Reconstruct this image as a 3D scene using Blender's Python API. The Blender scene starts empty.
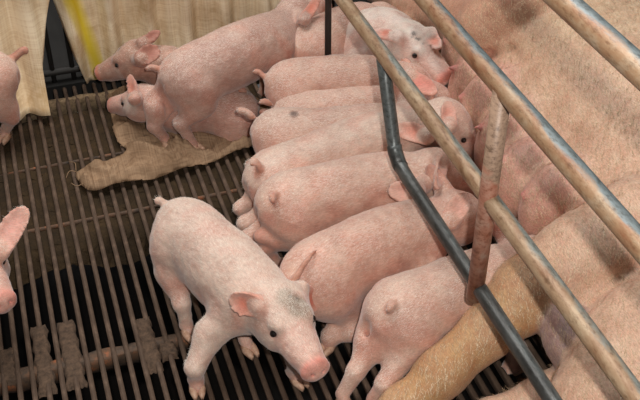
import bpy, math, random
import numpy as np
from mathutils import Vector, Matrix

random.seed(7)
rng = np.random.default_rng(11)
scene = bpy.context.scene
col = scene.collection

# ------------------------------------------------------------------ camera
CAM_H = 1.67
FPX = 1000.0                                  # focal length in pixels of the 640x400 frame
PITCH = math.atan2(800.0, 1000.0)             # vanishing point of the rails and floor bars at (-100, -600)
YAW = math.asin(420.0 / math.sqrt(420.0**2 + 800.0**2 + 1000.0**2))
CAM = np.array([-0.039, -0.211, CAM_H])
cam_d = bpy.data.cameras.new('camera')
cam = bpy.data.objects.new('camera', cam_d)
col.objects.link(cam)
cam.location = tuple(CAM)
cam.rotation_euler = (math.pi / 2 - PITCH, 0, -YAW)
cam_d.sensor_width = 36.0
cam_d.lens = FPX / 640.0 * 36.0
cam_d.clip_start = 0.02
scene.camera = cam

# ------------------------------------------------------------------ world, lamps, exposure
world = bpy.data.worlds.new('world')
scene.world = world
world.use_nodes = True
wn = world.node_tree.nodes['Background']
wn.inputs['Color'].default_value = (0.93, 0.97, 1.0, 1)
wn.inputs['Strength'].default_value = 0.10

camR = np.array([math.cos(YAW), -math.sin(YAW), 0.0])
camF = np.array([math.sin(YAW) * math.cos(PITCH), math.cos(YAW) * math.cos(PITCH), -math.sin(PITCH)])
camU = np.cross(camR, camF)
fl = bpy.data.lights.new('camera_flash', 'POINT')          # the flash on the camera that took the picture
fl.energy = 104
fl.shadow_soft_size = 0.022
fl.color = (1.0, 0.965, 0.92)
flo = bpy.data.objects.new('camera_flash', fl)
flo.location = tuple(CAM + camR * 0.09 + camU * 0.085)
col.objects.link(flo)
da = bpy.data.lights.new('overhead_fill', 'AREA')          # added overhead light without a visible source, brightens the piglets' backs
da.energy = 92
da.shape = 'RECTANGLE'
da.size, da.size_y = 2.6, 1.2
da.color = (1.0, 0.98, 0.95)
dao = bpy.data.objects.new('overhead_fill', da)
dao.location = (0.3, 2.75, 3.2)
dao.rotation_euler = (Vector((0.3, 2.75, 3.2)) - Vector((0.5, 1.8, 0.1))).to_track_quat('Z', 'Y').to_euler()
col.objects.link(dao)

vs = scene.view_settings
vs.view_transform = 'Standard'
vs.look = 'None'
vs.gamma = 1.0
vs.use_curve_mapping = False
vs.exposure = 0.06

# ------------------------------------------------------------------ helpers
def ray(px, py):
    d = camR * (px - 320.0) + camU * (200.0 - py) + camF * FPX
    return d

def P(px, py, z=0.0):
    """point at height z seen at pixel px, py"""
    d = ray(px, py)
    t = (z - CAM_H) / d[2]
    return CAM + d * t

def PX(px, py, X):
    d = ray(px, py); t = (X - CAM[0]) / d[0]
    return CAM + d * t

def PYp(px, py, Y):
    d = ray(px, py); t = (Y - CAM[1]) / d[1]
    return CAM + d * t

def HT(c, px, py, L, near=True):
    """point seen at pixel px, py that lies at distance L from c (nearest approach if out of reach)"""
    d = nrm(ray(px, py)); o = CAM - np.asarray(c); b = d @ o; cc = o @ o - L * L; D = b * b - cc
    t = -b + (0 if D < 0 else (-1 if near else 1) * math.sqrt(D))
    return CAM + d * t

def nrm(v):
    v = np.asarray(v, float)
    return v / (np.linalg.norm(v) + 1e-12)

def tag(o, label=None, cat=None, group=None, kind=None):
    if label: o['label'] = label
    if cat: o['category'] = cat
    if group: o['group'] = group
    if kind: o['kind'] = kind
    return o

def mesh_obj(name, verts, faces, mat=None, parent=None, loc=(0, 0, 0), smooth=True):
    me = bpy.data.meshes.new(name)
    me.from_pydata([tuple(map(float, v)) for v in verts], [], [tuple(int(i) for i in f) for f in faces])
    if smooth:
        me.polygons.foreach_set('use_smooth', [True] * len(me.polygons))
    me.update()
    o = bpy.data.objects.new(name, me)
    col.objects.link(o)
    o.location = tuple(map(float, loc))
    if mat: me.materials.append(mat)
    if parent: o.parent = parent
    return o

def empty(name, loc=(0, 0, 0)):
    o = bpy.data.objects.new(name, None)
    o.empty_display_size = 0.05
    o.location = tuple(map(float, loc))
    col.objects.link(o)
    return o

# ------------------------------------------------------------------ materials
class NT:
    def __init__(s, name):
        s.m = bpy.data.materials.new(name); s.m.use_nodes = True
        s.t = s.m.node_tree; s.b = s.t.nodes['Principled BSDF']
    def n(s, typ, **kw):
        nd = s.t.nodes.new(typ)
        for k, v in kw.items():
            if k in nd.inputs: nd.inputs[k].default_value = v
            else: setattr(nd, k, v)
        return nd
    def l(s, a, b): s.t.links.new(a, b)
    def coord(s, scale=(1, 1, 1), which='Object'):
        tc = s.n('ShaderNodeTexCoord'); mp = s.n('ShaderNodeMapping')
        mp.inputs['Scale'].default_value = scale
        s.l(tc.outputs[which], mp.inputs['Vector']); return mp.outputs['Vector']
    def noise(s, vec, scale, detail=4, rough=0.6):
        nd = s.n('ShaderNodeTexNoise'); nd.inputs['Scale'].default_value = scale
        nd.inputs['Detail'].default_value = detail; nd.inputs['Roughness'].default_value = rough
        s.l(vec, nd.inputs['Vector']); return nd.outputs['Fac']
    def ramp(s, fac, stops):
        r = s.n('ShaderNodeValToRGB'); e = r.color_ramp.elements
        while len(e) < len(stops): e.new(0.5)
        for i, (p, c) in enumerate(stops):
            e[i].position = p; e[i].color = tuple(c) + (1,) if len(c) == 3 else c
        s.l(fac, r.inputs['Fac']); return r.outputs['Color']
    def mix(s, fac, a, b, mode='MIX'):
        m = s.n('ShaderNodeMix'); m.data_type = 'RGBA'; m.blend_type = mode
        for v, i in ((fac, 0), (a, 6), (b, 7)):
            if hasattr(v, 'links'): s.l(v, m.inputs[i])
            elif isinstance(v, (int, float)): m.inputs[i].default_value = v
            else: m.inputs[i].default_value = tuple(v) + (1,)
        return m.outputs[2]
    def bump(s, h, strength=0.3, dist=0.003):
        b = s.n('ShaderNodeBump'); b.inputs['Strength'].default_value = strength
        b.inputs['Distance'].default_value = dist
        s.l(h, b.inputs['Height']); s.l(b.outputs['Normal'], s.b.inputs['Normal'])
    def fin(s, colr=None, rough=0.6, metal=0.0, spec=0.5):
        if colr is not None:
            if hasattr(colr, 'links'): s.l(colr, s.b.inputs['Base Color'])
            else: s.b.inputs['Base Color'].default_value = tuple(colr) + (1,)
        s.b.inputs['Roughness'].default_value = rough
        s.b.inputs['Metallic'].default_value = metal
        s.b.inputs['Specular IOR Level'].default_value = spec
        return s.m

def skin_material(name, mottle, hair_scale, hair_amt, bump_s, sheen):
    k = NT(name)
    at = k.n('ShaderNodeAttribute'); at.attribute_name = 'tint'
    v = k.coord()
    n1 = k.noise(v, 14, 4)
    c = k.mix(1.0, at.outputs['Color'], k.ramp(n1, [(0.3, (1 - mottle, 1 - mottle * 1.5, 1 - mottle * 1.6)), (0.62, (1.04, 1.06, 1.06))]), 'MULTIPLY')
    n0 = k.noise(v, 46, 3)
    c = k.mix(1.0, c, k.ramp(n0, [(0.36, (0.97, 0.88, 0.86)), (0.6, (1.02, 1.03, 1.03))]), 'MULTIPLY')
    hv = k.coord(hair_scale)
    n2 = k.noise(hv, 1.0, 3, 0.7)
    c = k.mix(1.0, c, k.ramp(n2, [(0.35, (1 - hair_amt,) * 3), (0.65, (1 + hair_amt * 0.6,) * 3)]), 'MULTIPLY')
    k.bump(n2, bump_s, 0.002)
    k.b.inputs['Subsurface Weight'].default_value = 0.12
    k.b.inputs['Subsurface Radius'].default_value = (1.0, 0.35, 0.2)
    k.b.inputs['Subsurface Scale'].default_value = 0.008
    k.b.inputs['Sheen Weight'].default_value = sheen
    k.b.inputs['Sheen Roughness'].default_value = 0.45
    return k.fin(c, 0.55, 0, 0.35)

M = {}
M['skin'] = skin_material('piglet_skin', 0.22, (70, 420, 420), 0.16, 0.35, 0.35)
M['sow'] = skin_material('sow_hide', 0.12, (520, 110, 240), 0.24, 0.5, 0.10)

def simple(name, c, rough=0.5, metal=0, spec=0.5):
    return NT(name).fin(c, rough, metal, spec)
def hair_mat(name, c1, c2):
    k = NT(name); v = k.coord(); n = k.noise(v, 300, 1)
    k.b.inputs['Transmission Weight'].default_value = 0.0
    return k.fin(k.ramp(n, [(0.35, c1), (0.65, c2)]), 0.5, 0, 0.3)
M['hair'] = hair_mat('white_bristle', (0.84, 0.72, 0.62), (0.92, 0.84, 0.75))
M['sow_hair'] = hair_mat('tan_bristle', (0.38, 0.24, 0.13), (0.80, 0.64, 0.44))
M['eye'] = simple('eye_dark', (0.012, 0.008, 0.007), 0.08)
k = NT('hoof_horn'); v = k.coord()
M['hoof'] = k.fin(k.ramp(k.noise(v, 120, 3), [(0.3, (0.50, 0.27, 0.17)), (0.7, (0.72, 0.48, 0.34))]), 0.5)

def pipe_mat(name, c1, c2, c3, steel, bias, metal=0.15, rough=0.45):
    """dirt and rust on one flank, worn bare steel on the other, blotchy along the length"""
    k = NT(name)
    n = k.noise(k.coord((9, 2.0, 9)), 2.0, 6, 0.65)
    n1 = k.noise(k.coord((26, 9, 26)), 1.3, 5, 0.7)
    n2 = k.noise(k.coord((90, 30, 90)), 1.5, 4, 0.75)
    tc = k.n('ShaderNodeTexCoord'); sx = k.n('ShaderNodeSeparateXYZ'); k.l(tc.outputs['Object'], sx.inputs[0])
    ma = k.n('ShaderNodeMath', operation='MULTIPLY_ADD'); k.l(sx.outputs['X'], ma.inputs[0]); ma.inputs[1].default_value = 9.0
    k.l(n, ma.inputs[2])
    mb = k.n('ShaderNodeMath', operation='MULTIPLY_ADD'); k.l(sx.outputs['Z'], mb.inputs[0]); mb.inputs[1].default_value = 8.0
    k.l(ma.outputs[0], mb.inputs[2])
    base = k.ramp(n1, [(0.34, c1), (0.52, c2), (0.66, c3)])
    fac = k.ramp(mb.outputs[0], [(bias, (0, 0, 0)), (bias + 0.12, (1, 1, 1))])
    c = k.mix(fac, base, k.ramp(n2, [(0.35, [x * 0.85 for x in steel]), (0.65, [x * 1.3 for x in steel])]))
    c = k.mix(1.0, c, k.ramp(n2, [(0.30, (0.55, 0.5, 0.45)), (0.5, (1, 1, 1))]), 'MULTIPLY')
    k.bump(n2, 0.4, 0.0012)
    return k.fin(c, rough, metal, 0.5)
M['rail'] = pipe_mat('worn_galvanised_pipe', (0.30, 0.13, 0.065), (0.38, 0.23, 0.13), (0.46, 0.34, 0.23), (0.18, 0.21, 0.215), 0.53)
M['rail_tan'] = pipe_mat('dirt_coated_pipe', (0.26, 0.135, 0.07), (0.39, 0.255, 0.155), (0.46, 0.34, 0.22), (0.24, 0.25, 0.225), 0.62)
M['post'] = pipe_mat('rusty_pipe', (0.36, 0.125, 0.07), (0.47, 0.22, 0.15), (0.50, 0.33, 0.25), (0.34, 0.22, 0.15), 0.80, 0.05)
M['dark_pipe'] = pipe_mat('dark_worn_pipe', (0.030, 0.029, 0.027), (0.060, 0.060, 0.056), (0.10, 0.10, 0.095), (0.105, 0.115, 0.112), 0.60, 0.3, 0.38)

k = NT('dirty_cast_iron'); v = k.coord((8, 3, 8)); n = k.noise(v, 6, 6, 0.65); n2 = k.noise(k.coord(), 90, 3)
M['bar'] = k.fin(k.mix(n2, k.ramp(n, [(0.3, (0.032, 0.020, 0.013)), (0.5, (0.10, 0.064, 0.044)), (0.72, (0.24, 0.158, 0.110))]), (0.085, 0.055, 0.038)), 0.78, 0.0, 0.25)
k.bump(n2, 0.4, 0.001)
k = NT('rusty_beam'); v = k.coord(); n = k.noise(v, 22, 6, 0.7)
M['beam'] = k.fin(k.ramp(n, [(0.33, (0.026, 0.016, 0.010)), (0.48, (0.085, 0.050, 0.030)), (0.58, (0.13, 0.062, 0.030)), (0.68, (0.34, 0.105, 0.038))]), 0.75)
k.bump(n, 0.6, 0.004)
k = NT('caked_dirt'); v = k.coord(); n = k.noise(v, 60, 6, 0.7)
M['dirt'] = k.fin(k.ramp(n, [(0.3, (0.032, 0.019, 0.011)), (0.6, (0.12, 0.072, 0.044)), (0.8, (0.19, 0.12, 0.078))]), 0.9)
k.bump(n, 0.8, 0.004)
k = NT('dry_crumbs'); v = k.coord(); n = k.noise(v, 70, 5, 0.7)
M['crumb'] = k.fin(k.ramp(n, [(0.32, (0.10, 0.065, 0.035)), (0.6, (0.34, 0.23, 0.13))]), 0.9)
k.bump(n, 0.8, 0.004)
k = NT('slurry'); v = k.coord(); n = k.noise(v, 9, 6, 0.7); n3 = k.noise(v, 55, 4, 0.7)
M['pit'] = k.fin(k.mix(n3, k.ramp(n, [(0.3, (0.014, 0.009, 0.005)), (0.65, (0.085, 0.050, 0.022))]), (0.026, 0.018, 0.011)), 0.9, 0.0, 0.15)
k.bump(n3, 0.8, 0.008)

M['slurry'] = simple('black_slurry', (0.008, 0.006, 0.005), 0.5)

def cloth_mat(name, c1, c2, stain, weave, stripe=None):
    k = NT(name)
    v = k.coord()
    wx = k.n('ShaderNodeTexNoise'); wx.inputs['Scale'].default_value = 1.0; wx.inputs['Detail'].default_value = 2
    k.l(k.coord((weave, 1, 6)), wx.inputs['Vector'])
    wz = k.n('ShaderNodeTexNoise'); wz.inputs['Scale'].default_value = 1.0; wz.inputs['Detail'].default_value = 2
    k.l(k.coord((6, 1, weave)), wz.inputs['Vector'])
    a = k.n('ShaderNodeMath', operation='ADD'); k.l(wx.outputs['Fac'], a.inputs[0]); k.l(wz.outputs['Fac'], a.inputs[1])
    h = k.n('ShaderNodeMath', operation='MULTIPLY'); k.l(a.outputs[0], h.inputs[0]); h.inputs[1].default_value = 0.5
    c = k.ramp(h.outputs[0], [(0.36, c2), (0.56, c1)])
    st = k.noise(v, 6.5, 5, 0.65)
    c = k.mix(k.ramp(st, [(0.47, (0, 0, 0)), (0.72, (0.85, 0.85, 0.85))]), c, stain)
    if stripe:
        at = k.n('ShaderNodeAttribute'); at.attribute_name = 'stripe'
        c = k.mix(at.outputs['Fac'], c, stripe)
    k.bump(h.outputs[0], 0.35, 0.002)
    return k.fin(c, 0.8, 0, 0.25)
M['sack'] = cloth_mat('woven_sack', (0.95, 0.80, 0.57), (0.78, 0.60, 0.38), (0.50, 0.31, 0.13), 220, (0.85, 0.66, 0.03))
M['burlap'] = cloth_mat('brown_burlap', (0.35, 0.225, 0.135), (0.20, 0.12, 0.068), (0.13, 0.072, 0.035), 260)
M['dark_iron'] = simple('dark_iron', (0.035, 0.031, 0.028), 0.6, 0.2)
k = NT('unlit_concrete'); v = k.coord(); n = k.noise(v, 4, 5)
M['concrete'] = k.fin(k.ramp(n, [(0.3, (0.008, 0.007, 0.006)), (0.7, (0.02, 0.018, 0.016))]), 0.9)  # near-black colour paints the unlit gloom of the barn behind the pen

# ------------------------------------------------------------------ tubes
def catmull(pts, sub):
    pts = [np.asarray(p, float) for p in pts]
    if len(pts) < 3:
        return [pts[0] + (pts[1] - pts[0]) * i / sub for i in range(sub + 1)]
    out = []
    for i in range(len(pts) - 1):
        p0 = pts[i - 1] if i else 2 * pts[0] - pts[1]
        p1, p2 = pts[i], pts[i + 1]
        p3 = pts[i + 2] if i + 2 < len(pts) else 2 * pts[-1] - pts[-2]
        for j in range(sub):
            t = j / sub
            out.append(0.5 * (2 * p1 + (p2 - p0) * t + (2 * p0 - 5 * p1 + 4 * p2 - p3) * t * t + (3 * p1 - p0 - 3 * p2 + p3) * t ** 3))
    out.append(pts[-1])
    return out

def tube_geo(path, radii, seg=16, cap=True):
    path = [np.asarray(p, float) for p in path]
    n = len(path)
    if np.isscalar(radii): radii = [radii] * n
    V, F = [], []
    up = np.array([0.0, 0.0, 1.0])
    t0 = nrm(path[1] - path[0])
    if abs(t0[2]) > 0.95: up = np.array([1.0, 0, 0])
    u = nrm(np.cross(t0, up))
    for i in range(n):
        t = nrm((path[min(i + 1, n - 1)] - path[max(i - 1, 0)]))
        u = nrm(u - t * np.dot(u, t)); w = np.cross(t, u)
        for s in range(seg):
            a = 2 * math.pi * s / seg
            V.append(path[i] + radii[i] * (math.cos(a) * u + math.sin(a) * w))
    for i in range(n - 1):
        for s in range(seg):
            a = i * seg + s; b = i * seg + (s + 1) % seg
            F.append((a, b, b + seg, a + seg))
    if cap:
        F.append(tuple(range(seg - 1, -1, -1)))
        F.append(tuple(range((n - 1) * seg, n * seg)))
    return V, F

def tube(name, path, radii, mat, parent=None, seg=16, origin=None, smooth=True):
    V, F = tube_geo(path, radii, seg)
    o0 = np.asarray(origin if origin is not None else path[0], float)
    pl = np.array(parent.location) if parent else np.zeros(3)
    return mesh_obj(name, [v - o0 for v in V], F, mat, parent, o0 - pl, smooth)

# ------------------------------------------------------------------ implicit surfaces (smooth unions of tapered limbs)
class Prim:
    def __init__(s, fn, lo, hi, k, sub=False, group=None, gw=0.012):
        s.fn, s.lo, s.hi, s.k, s.sub, s.group, s.gw = fn, np.asarray(lo), np.asarray(hi), k, sub, group, gw

def cone(a, b, ra, rb, k=0.02, group=None, side=None, asp=1.0, sub=False, gw=0.012):
    a = np.asarray(a, np.float32); b = np.asarray(b, np.float32); ba = b - a; L = float(ba @ ba) + 1e-9
    sd = None if side is None else np.asarray(nrm(side), np.float32)
    def fn(p):
        q = p - a
        if sd is not None:
            q = q + (q @ sd)[..., None] * sd * (1.0 / asp - 1.0)
            bb = ba + float(ba @ sd) * sd * (1.0 / asp - 1.0)
            LL = float(bb @ bb) + 1e-9
        else:
            bb, LL = ba, L
        t = np.clip((q @ bb) / LL, 0, 1)
        return (np.linalg.norm(q - t[..., None] * bb, axis=-1) - (ra + (rb - ra) * t)) * (min(asp, 1.0) ** 0.5)
    r = max(ra, rb) * max(asp, 1)
    return Prim(fn, np.minimum(a, b) - r, np.maximum(a, b) + r, k, sub, group, gw)

def ball(c, r, k=0.02, group=None, sub=False, gw=0.012):
    return cone(c, np.asarray(c) + np.array([0, 0, 1e-4]), r, r, k, group, None, 1.0, sub, gw)

def ellip(c, R, rad, k=0.02, group=None, sub=False, gw=0.012):
    c = np.asarray(c, np.float32); R = np.asarray(R, np.float32); rad = np.asarray(rad, np.float32)
    def fn(p):
        q = (p - c) @ R.T
        k0 = np.linalg.norm(q / rad, axis=-1); k1 = np.linalg.norm(q / (rad * rad), axis=-1) + 1e-6
        return k0 * (k0 - 1.0) / k1
    e = np.sqrt(((R.T * rad) ** 2).sum(1))
    return Prim(fn, c - e, c + e, k, sub, group, gw)

def ear_prim(base, d, nvec, L, W, th=0.0045, cup=0.5, curl=0.0, k=0.008, group='ear'):
    base = np.asarray(base, np.float32); d = nrm(d); nvec = nrm(np.asarray(nvec) - d * np.dot(nvec, d)); w = np.cross(d, nvec)
    d, nvec, w = (x.astype(np.float32) for x in (d, nvec, w))
    def loc(p):
        q = p - base
        l = q @ d; x = q @ w; n = q @ nvec
        u = np.clip(l / L, 0, 1)
        hw = W * (0.66 + 0.70 * u) * np.sqrt(np.clip(1 - u ** 2.2, 0, 1)) * (1 - 0.22 * u)
        n = n - cup * (x * x) / W - curl * l * l / L + cup * W * 0.25
        return l, x, n, u, hw
    def fn(p):
        l, x, n, u, hw = loc(p)
        tt = th * (1.3 - 0.5 * u)
        dl = np.maximum(l - L, -l - 0.004)
        return np.maximum(np.maximum((np.abs(x) - hw) * 0.8, dl), np.abs(n) * 0.85 - tt)
    def wt(p):
        l, x, n, u, hw = loc(p)
        dist = np.maximum(fn(p), 0)
        near = np.clip(1 - dist / 0.005, 0, 1)
        mid = np.clip(1.25 - np.abs(x) / np.maximum(hw, 1e-4), 0, 1) * np.clip((1 - u) * 2.2, 0.15, 1)
        return near * (0.30 + 0.70 * np.where(n > -0.001, mid, 0.2 * mid))
    e = L * 1.15 + W
    p_ = Prim(fn, base - e, base + e, k, False, group, 0.004)
    p_.wt = wt
    return p_

def smooth_mesh(prims, h):
    lo = np.min([p.lo for p in prims if not p.sub], 0) - 3 * h - 0.01
    hi = np.max([p.hi for p in prims if not p.sub], 0) + 3 * h + 0.01
    n = np.ceil((hi - lo) / h).astype(int) + 1
    D = np.full(n, 1.0, np.float32)
    ax = [(lo[i] + h * np.arange(n[i])).astype(np.float32) for i in range(3)]
    for p in prims:
        m = p.k + 3 * h
        i0 = np.maximum(np.floor((p.lo - m - lo) / h).astype(int), 0)
        i1 = np.minimum(np.ceil((p.hi + m - lo) / h).astype(int) + 1, n)
        if (i1 <= i0).any(): continue
        g = np.stack(np.meshgrid(ax[0][i0[0]:i1[0]], ax[1][i0[1]:i1[1]], ax[2][i0[2]:i1[2]], indexing='ij'), -1)
        d = p.fn(g).astype(np.float32)
        s = (slice(i0[0], i1[0]), slice(i0[1], i1[1]), slice(i0[2], i1[2]))
        a = D[s]; kk = max(p.k, 1e-5)
        if p.sub:
            d = -d
            D[s] = np.maximum(a, d) + np.maximum(kk - np.abs(a - d), 0) ** 2 / (4 * kk)
        else:
            D[s] = np.minimum(a, d) - np.maximum(kk - np.abs(a - d), 0) ** 2 / (4 * kk)
    ins = D < 0
    c = np.zeros(np.array(n) - 1, np.int8)
    offs = [(i, j, k) for i in (0, 1) for j in (0, 1) for k in (0, 1)]
    def sl(o): return tuple(slice(o[a], n[a] - 1 + o[a]) for a in range(3))
    for o in offs: c += ins[sl(o)]
    act = (c > 0) & (c < 8)
    idx = np.argwhere(act)
    vid = np.full(act.shape, -1, np.int32); vid[act] = np.arange(len(idx))
    pos = np.zeros((len(idx), 3)); cnt = np.zeros(len(idx))
    for o in offs:
        for a in range(3):
            if o[a]: continue
            o2 = list(o); o2[a] = 1
            A = idx + np.array(o); B = idx + np.array(o2)
            da_ = D[A[:, 0], A[:, 1], A[:, 2]]; db_ = D[B[:, 0], B[:, 1], B[:, 2]]
            x = (da_ < 0) != (db_ < 0)
            t = np.where(x, da_ / np.where(x, da_ - db_, 1), 0)
            q = np.tile(np.array(o, float), (len(idx), 1)); q[:, a] = t
            pos[x] += q[x]; cnt += x
    verts = lo + h * (idx + pos / cnt[:, None])
    faces = []
    for a in range(3):
        b, c2 = (a + 1) % 3, (a + 2) % 3
        s0 = [slice(None)] * 3; s1 = [slice(None)] * 3
        s0[a] = slice(0, n[a] - 1); s1[a] = slice(1, n[a])
        A = ins[tuple(s0)]; B = ins[tuple(s1)]
        e = np.argwhere(A != B)
        e = e[(e[:, b] > 0) & (e[:, c2] > 0) & (e[:, b] < n[b] - 1) & (e[:, c2] < n[c2] - 1)]
        eb = np.zeros(3, int); eb[b] = 1; ec = np.zeros(3, int); ec[c2] = 1
        def g(x): return vid[x[:, 0], x[:, 1], x[:, 2]]
        q = np.stack([g(e - eb - ec), g(e - ec), g(e), g(e - eb)], 1)
        fl_ = ~A[e[:, 0], e[:, 1], e[:, 2]]
        q[fl_] = q[fl_][:, ::-1]
        faces.append(q)
    F = np.concatenate(faces)
    # a little relaxation to take the grid steps out
    E = np.concatenate([F[:, [0, 1]], F[:, [1, 2]], F[:, [2, 3]], F[:, [3, 0]]])
    for lam in (0.5, -0.52, 0.5, -0.52):
        acc = np.zeros_like(verts); ct = np.zeros(len(verts))
        for i in range(3):
            acc[:, i] = np.bincount(E[:, 0], verts[E[:, 1], i], len(verts))
        ct = np.bincount(E[:, 0], minlength=len(verts))
        verts = verts + lam * (acc / np.maximum(ct, 1)[:, None] - verts)
    return verts, F

def vnormals(V, F):
    fn = np.cross(V[F[:, 2]] - V[F[:, 0]], V[F[:, 3]] - V[F[:, 1]])
    N = np.zeros_like(V)
    for c in range(4):
        for a in range(3): N[:, a] += np.bincount(F[:, c], fn[:, a], len(V))
    return N / (np.linalg.norm(N, axis=1)[:, None] + 1e-12)

def hair_part(V, F, flow, count, length, width, lift, mat, parent, loc, keep=None, vmask=None):
    """short bristles as slim blades lying along the flow direction; one countless mass"""
    A = np.linalg.norm(np.cross(V[F[:, 2]] - V[F[:, 0]], V[F[:, 3]] - V[F[:, 1]]), axis=1)
    if vmask is not None: A = A * vmask[F[:, 0]]
    fi = rng.choice(len(F), count, p=A / A.sum())
    uv = rng.random((count, 2))
    f = F[fi]
    p = ((1 - uv[:, :1]) * (1 - uv[:, 1:]) * V[f[:, 0]] + uv[:, :1] * (1 - uv[:, 1:]) * V[f[:, 1]] + uv[:, :1] * uv[:, 1:] * V[f[:, 2]] + (1 - uv[:, :1]) * uv[:, 1:] * V[f[:, 3]])
    N = vnormals(V, F)[f[:, 0]]
    if keep is not None:
        m = keep(p, N); p, N = p[m], N[m]
    n = len(p)
    d = flow(p) + rng.normal(0, 0.30, (n, 3))
    d = d - N * (d * N).sum(1)[:, None]; d /= np.linalg.norm(d, axis=1)[:, None] + 1e-9
    s_ = np.cross(d, N)
    Ls = length * rng.uniform(0.6, 1.25, n)[:, None]
    lf = lift * rng.uniform(0.4, 1.5, n)[:, None]
    mid = p + (d + N * lf) * Ls * 0.55
    tip = p + (d * 1.0 + N * lf * 0.75) * Ls
    p0 = p - N * 0.001
    VV = np.stack([p0 - s_ * width, p0 + s_ * width, mid + s_ * width * 0.8, mid - s_ * width * 0.8, tip], 1).reshape(-1, 3) - np.asarray(loc)
    b = np.arange(n) * 5
    quads = np.stack([b, b + 1, b + 2, b + 3], 1); tris = np.stack([b + 3, b + 2, b + 4], 1)
    me = bpy.data.meshes.new('hair')
    me.vertices.add(len(VV)); me.vertices.foreach_set('co', VV.astype(np.float32).ravel())
    li = np.concatenate([quads.ravel(), tris.ravel()]).astype(np.int32)
    ls = np.concatenate([np.arange(n) * 4, n * 4 + np.arange(n) * 3]).astype(np.int32)
    me.loops.add(len(li)); me.loops.foreach_set('vertex_index', li)
    me.polygons.add(2 * n); me.polygons.foreach_set('loop_start', ls)
    me.update(calc_edges=True)
    me.materials.append(mat)
    o = bpy.data.objects.new('hair', me); col.objects.link(o); o.parent = parent
    o['kind'] = 'stuff'
    return o

LAST = {}
def skin_obj(name, prims, h, base, tints, mat, loc, extra=None, jitter=None, lumps=0.0009):
    V, F = smooth_mesh(prims, h)
    N = vnormals(V, F)
    # soft unevenness of flesh under the skin
    lump = np.sin(V[:, 0] * 150 + 3 * np.sin(V[:, 1] * 63 + 1.1)) * np.sin(V[:, 1] * 131 + 2.5 * np.sin(V[:, 2] * 71)) * np.sin(V[:, 2] * 143 + 2 * np.sin(V[:, 0] * 57))
    lump2 = np.sin(V[:, 0] * 61 + 2 * np.sin(V[:, 2] * 37)) * np.sin(V[:, 1] * 67 + 2 * np.sin(V[:, 0] * 31)) * np.sin(V[:, 2] * 59 + 1.5)
    V = V + N * (lump * lumps + lump2 * lumps * 1.6)[:, None]
    vf = V.astype(np.float32)
    colr = np.tile(np.array(base, float), (len(V), 1))
    if extra: colr = extra(V, colr)
    gd = {}
    for p in prims:
        if p.group and not p.sub:
            d = p.fn(vf)
            w = p.wt(vf) if hasattr(p, 'wt') else np.clip(1.0 - np.maximum(d, 0) / p.gw, 0, 1) ** 1.5
            gd[p.group] = np.maximum(gd.get(p.group, 0), w)
    for g, c in tints.items():
        if g in gd:
            w = gd[g][:, None] * (c[3] if len(c) > 3 else 1.0)
            colr = colr * (1 - w) + np.array(c[:3]) * w
    me = bpy.data.meshes.new(name)
    bare = np.zeros(len(V))
    for g in ('ear', 'snout', 'foot', 'tail', 'rear'):
        if g in gd: bare = np.maximum(bare, np.clip(gd[g] * 2, 0, 1))
    LAST['V'], LAST['F'], LAST['coat_highlight'] = V, F, (1 - bare) * np.clip((vnormals(V, F)[:, 2] - 0.25) * 1.6, 0.06, 1)  # pale hair densest on upward faces: real coat plus a painted top highlight
    V = V - np.asarray(loc)
    me.vertices.add(len(V)); me.vertices.foreach_set('co', V.astype(np.float32).ravel())
    me.loops.add(F.size); me.loops.foreach_set('vertex_index', F.astype(np.int32).ravel())
    me.polygons.add(len(F)); me.polygons.foreach_set('loop_start', np.arange(0, F.size, 4, dtype=np.int32))
    me.update(calc_edges=True)
    me.validate()
    me.polygons.foreach_set('use_smooth', np.ones(len(me.polygons), bool))
    at = me.color_attributes.new('tint', 'FLOAT_COLOR', 'POINT')
    at.data.foreach_set('color', np.concatenate([colr, np.ones((len(colr), 1))], 1).astype(np.float32).ravel())
    o = bpy.data.objects.new(name, me)
    col.objects.link(o); o.location = tuple(map(float, loc))
    me.materials.append(mat)
    return o

# ------------------------------------------------------------------ the setting
PITCH_BAR = 0.0300
FL_Y0, FL_Y1 = 0.45, 2.56
FL_X0, FL_X1 = -0.75, 1.80
floor = empty('floor', (0.5, 1.5, 0)); floor['kind'] = 'structure'; floor['label'] = 'slatted floor of dirty iron bars over a dark slurry pit'
# one bar mesh: rounded-top bar with a narrower foot
def bar_mesh():
    prof = [(-0.0040, -0.022), (-0.0062, -0.007), (-0.0054, -0.0024), (-0.0022, 0.0), (0.0022, 0.0), (0.0054, -0.0024), (0.0062, -0.007), (0.0040, -0.022)]
    ys = [FL_Y0 - 1.5, -0.35, 0.35, FL_Y1 - 1.5 - 0.008, FL_Y1 - 1.5]
    V, F = [], []
    for i, y in enumerate(ys):
        s = 0.7 if i == len(ys) - 1 else 1.0
        for x, z in prof: V.append((x * s, y, z if s == 1 else z * 0.8 - 0.003))
    m = len(prof)
    for i in range(len(ys) - 1):
        for j in range(m):
            a = i * m + j; b = i * m + (j + 1) % m
            F.append((a, b, b + m, a + m))
    F.append(tuple(range(m - 1, -1, -1))); F.append(tuple(range((len(ys) - 1) * m, len(ys) * m)))
    me = bpy.data.meshes.new('bar'); me.from_pydata(V, [], [f[::-1] for f in F]); me.update()
    me.materials.append(M['bar']); return me
bm_ = bar_mesh()
nb = int((FL_X1 - FL_X0) / PITCH_BAR)
for i in range(nb):
    o = bpy.data.objects.new('floor_bar', bm_); col.objects.link(o)
    o.parent = floor
    o.location = (FL_X0 + i * PITCH_BAR - 0.5 + random.uniform(-.0008, .0008), 0, random.uniform(-.0012, 0.0))
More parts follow.
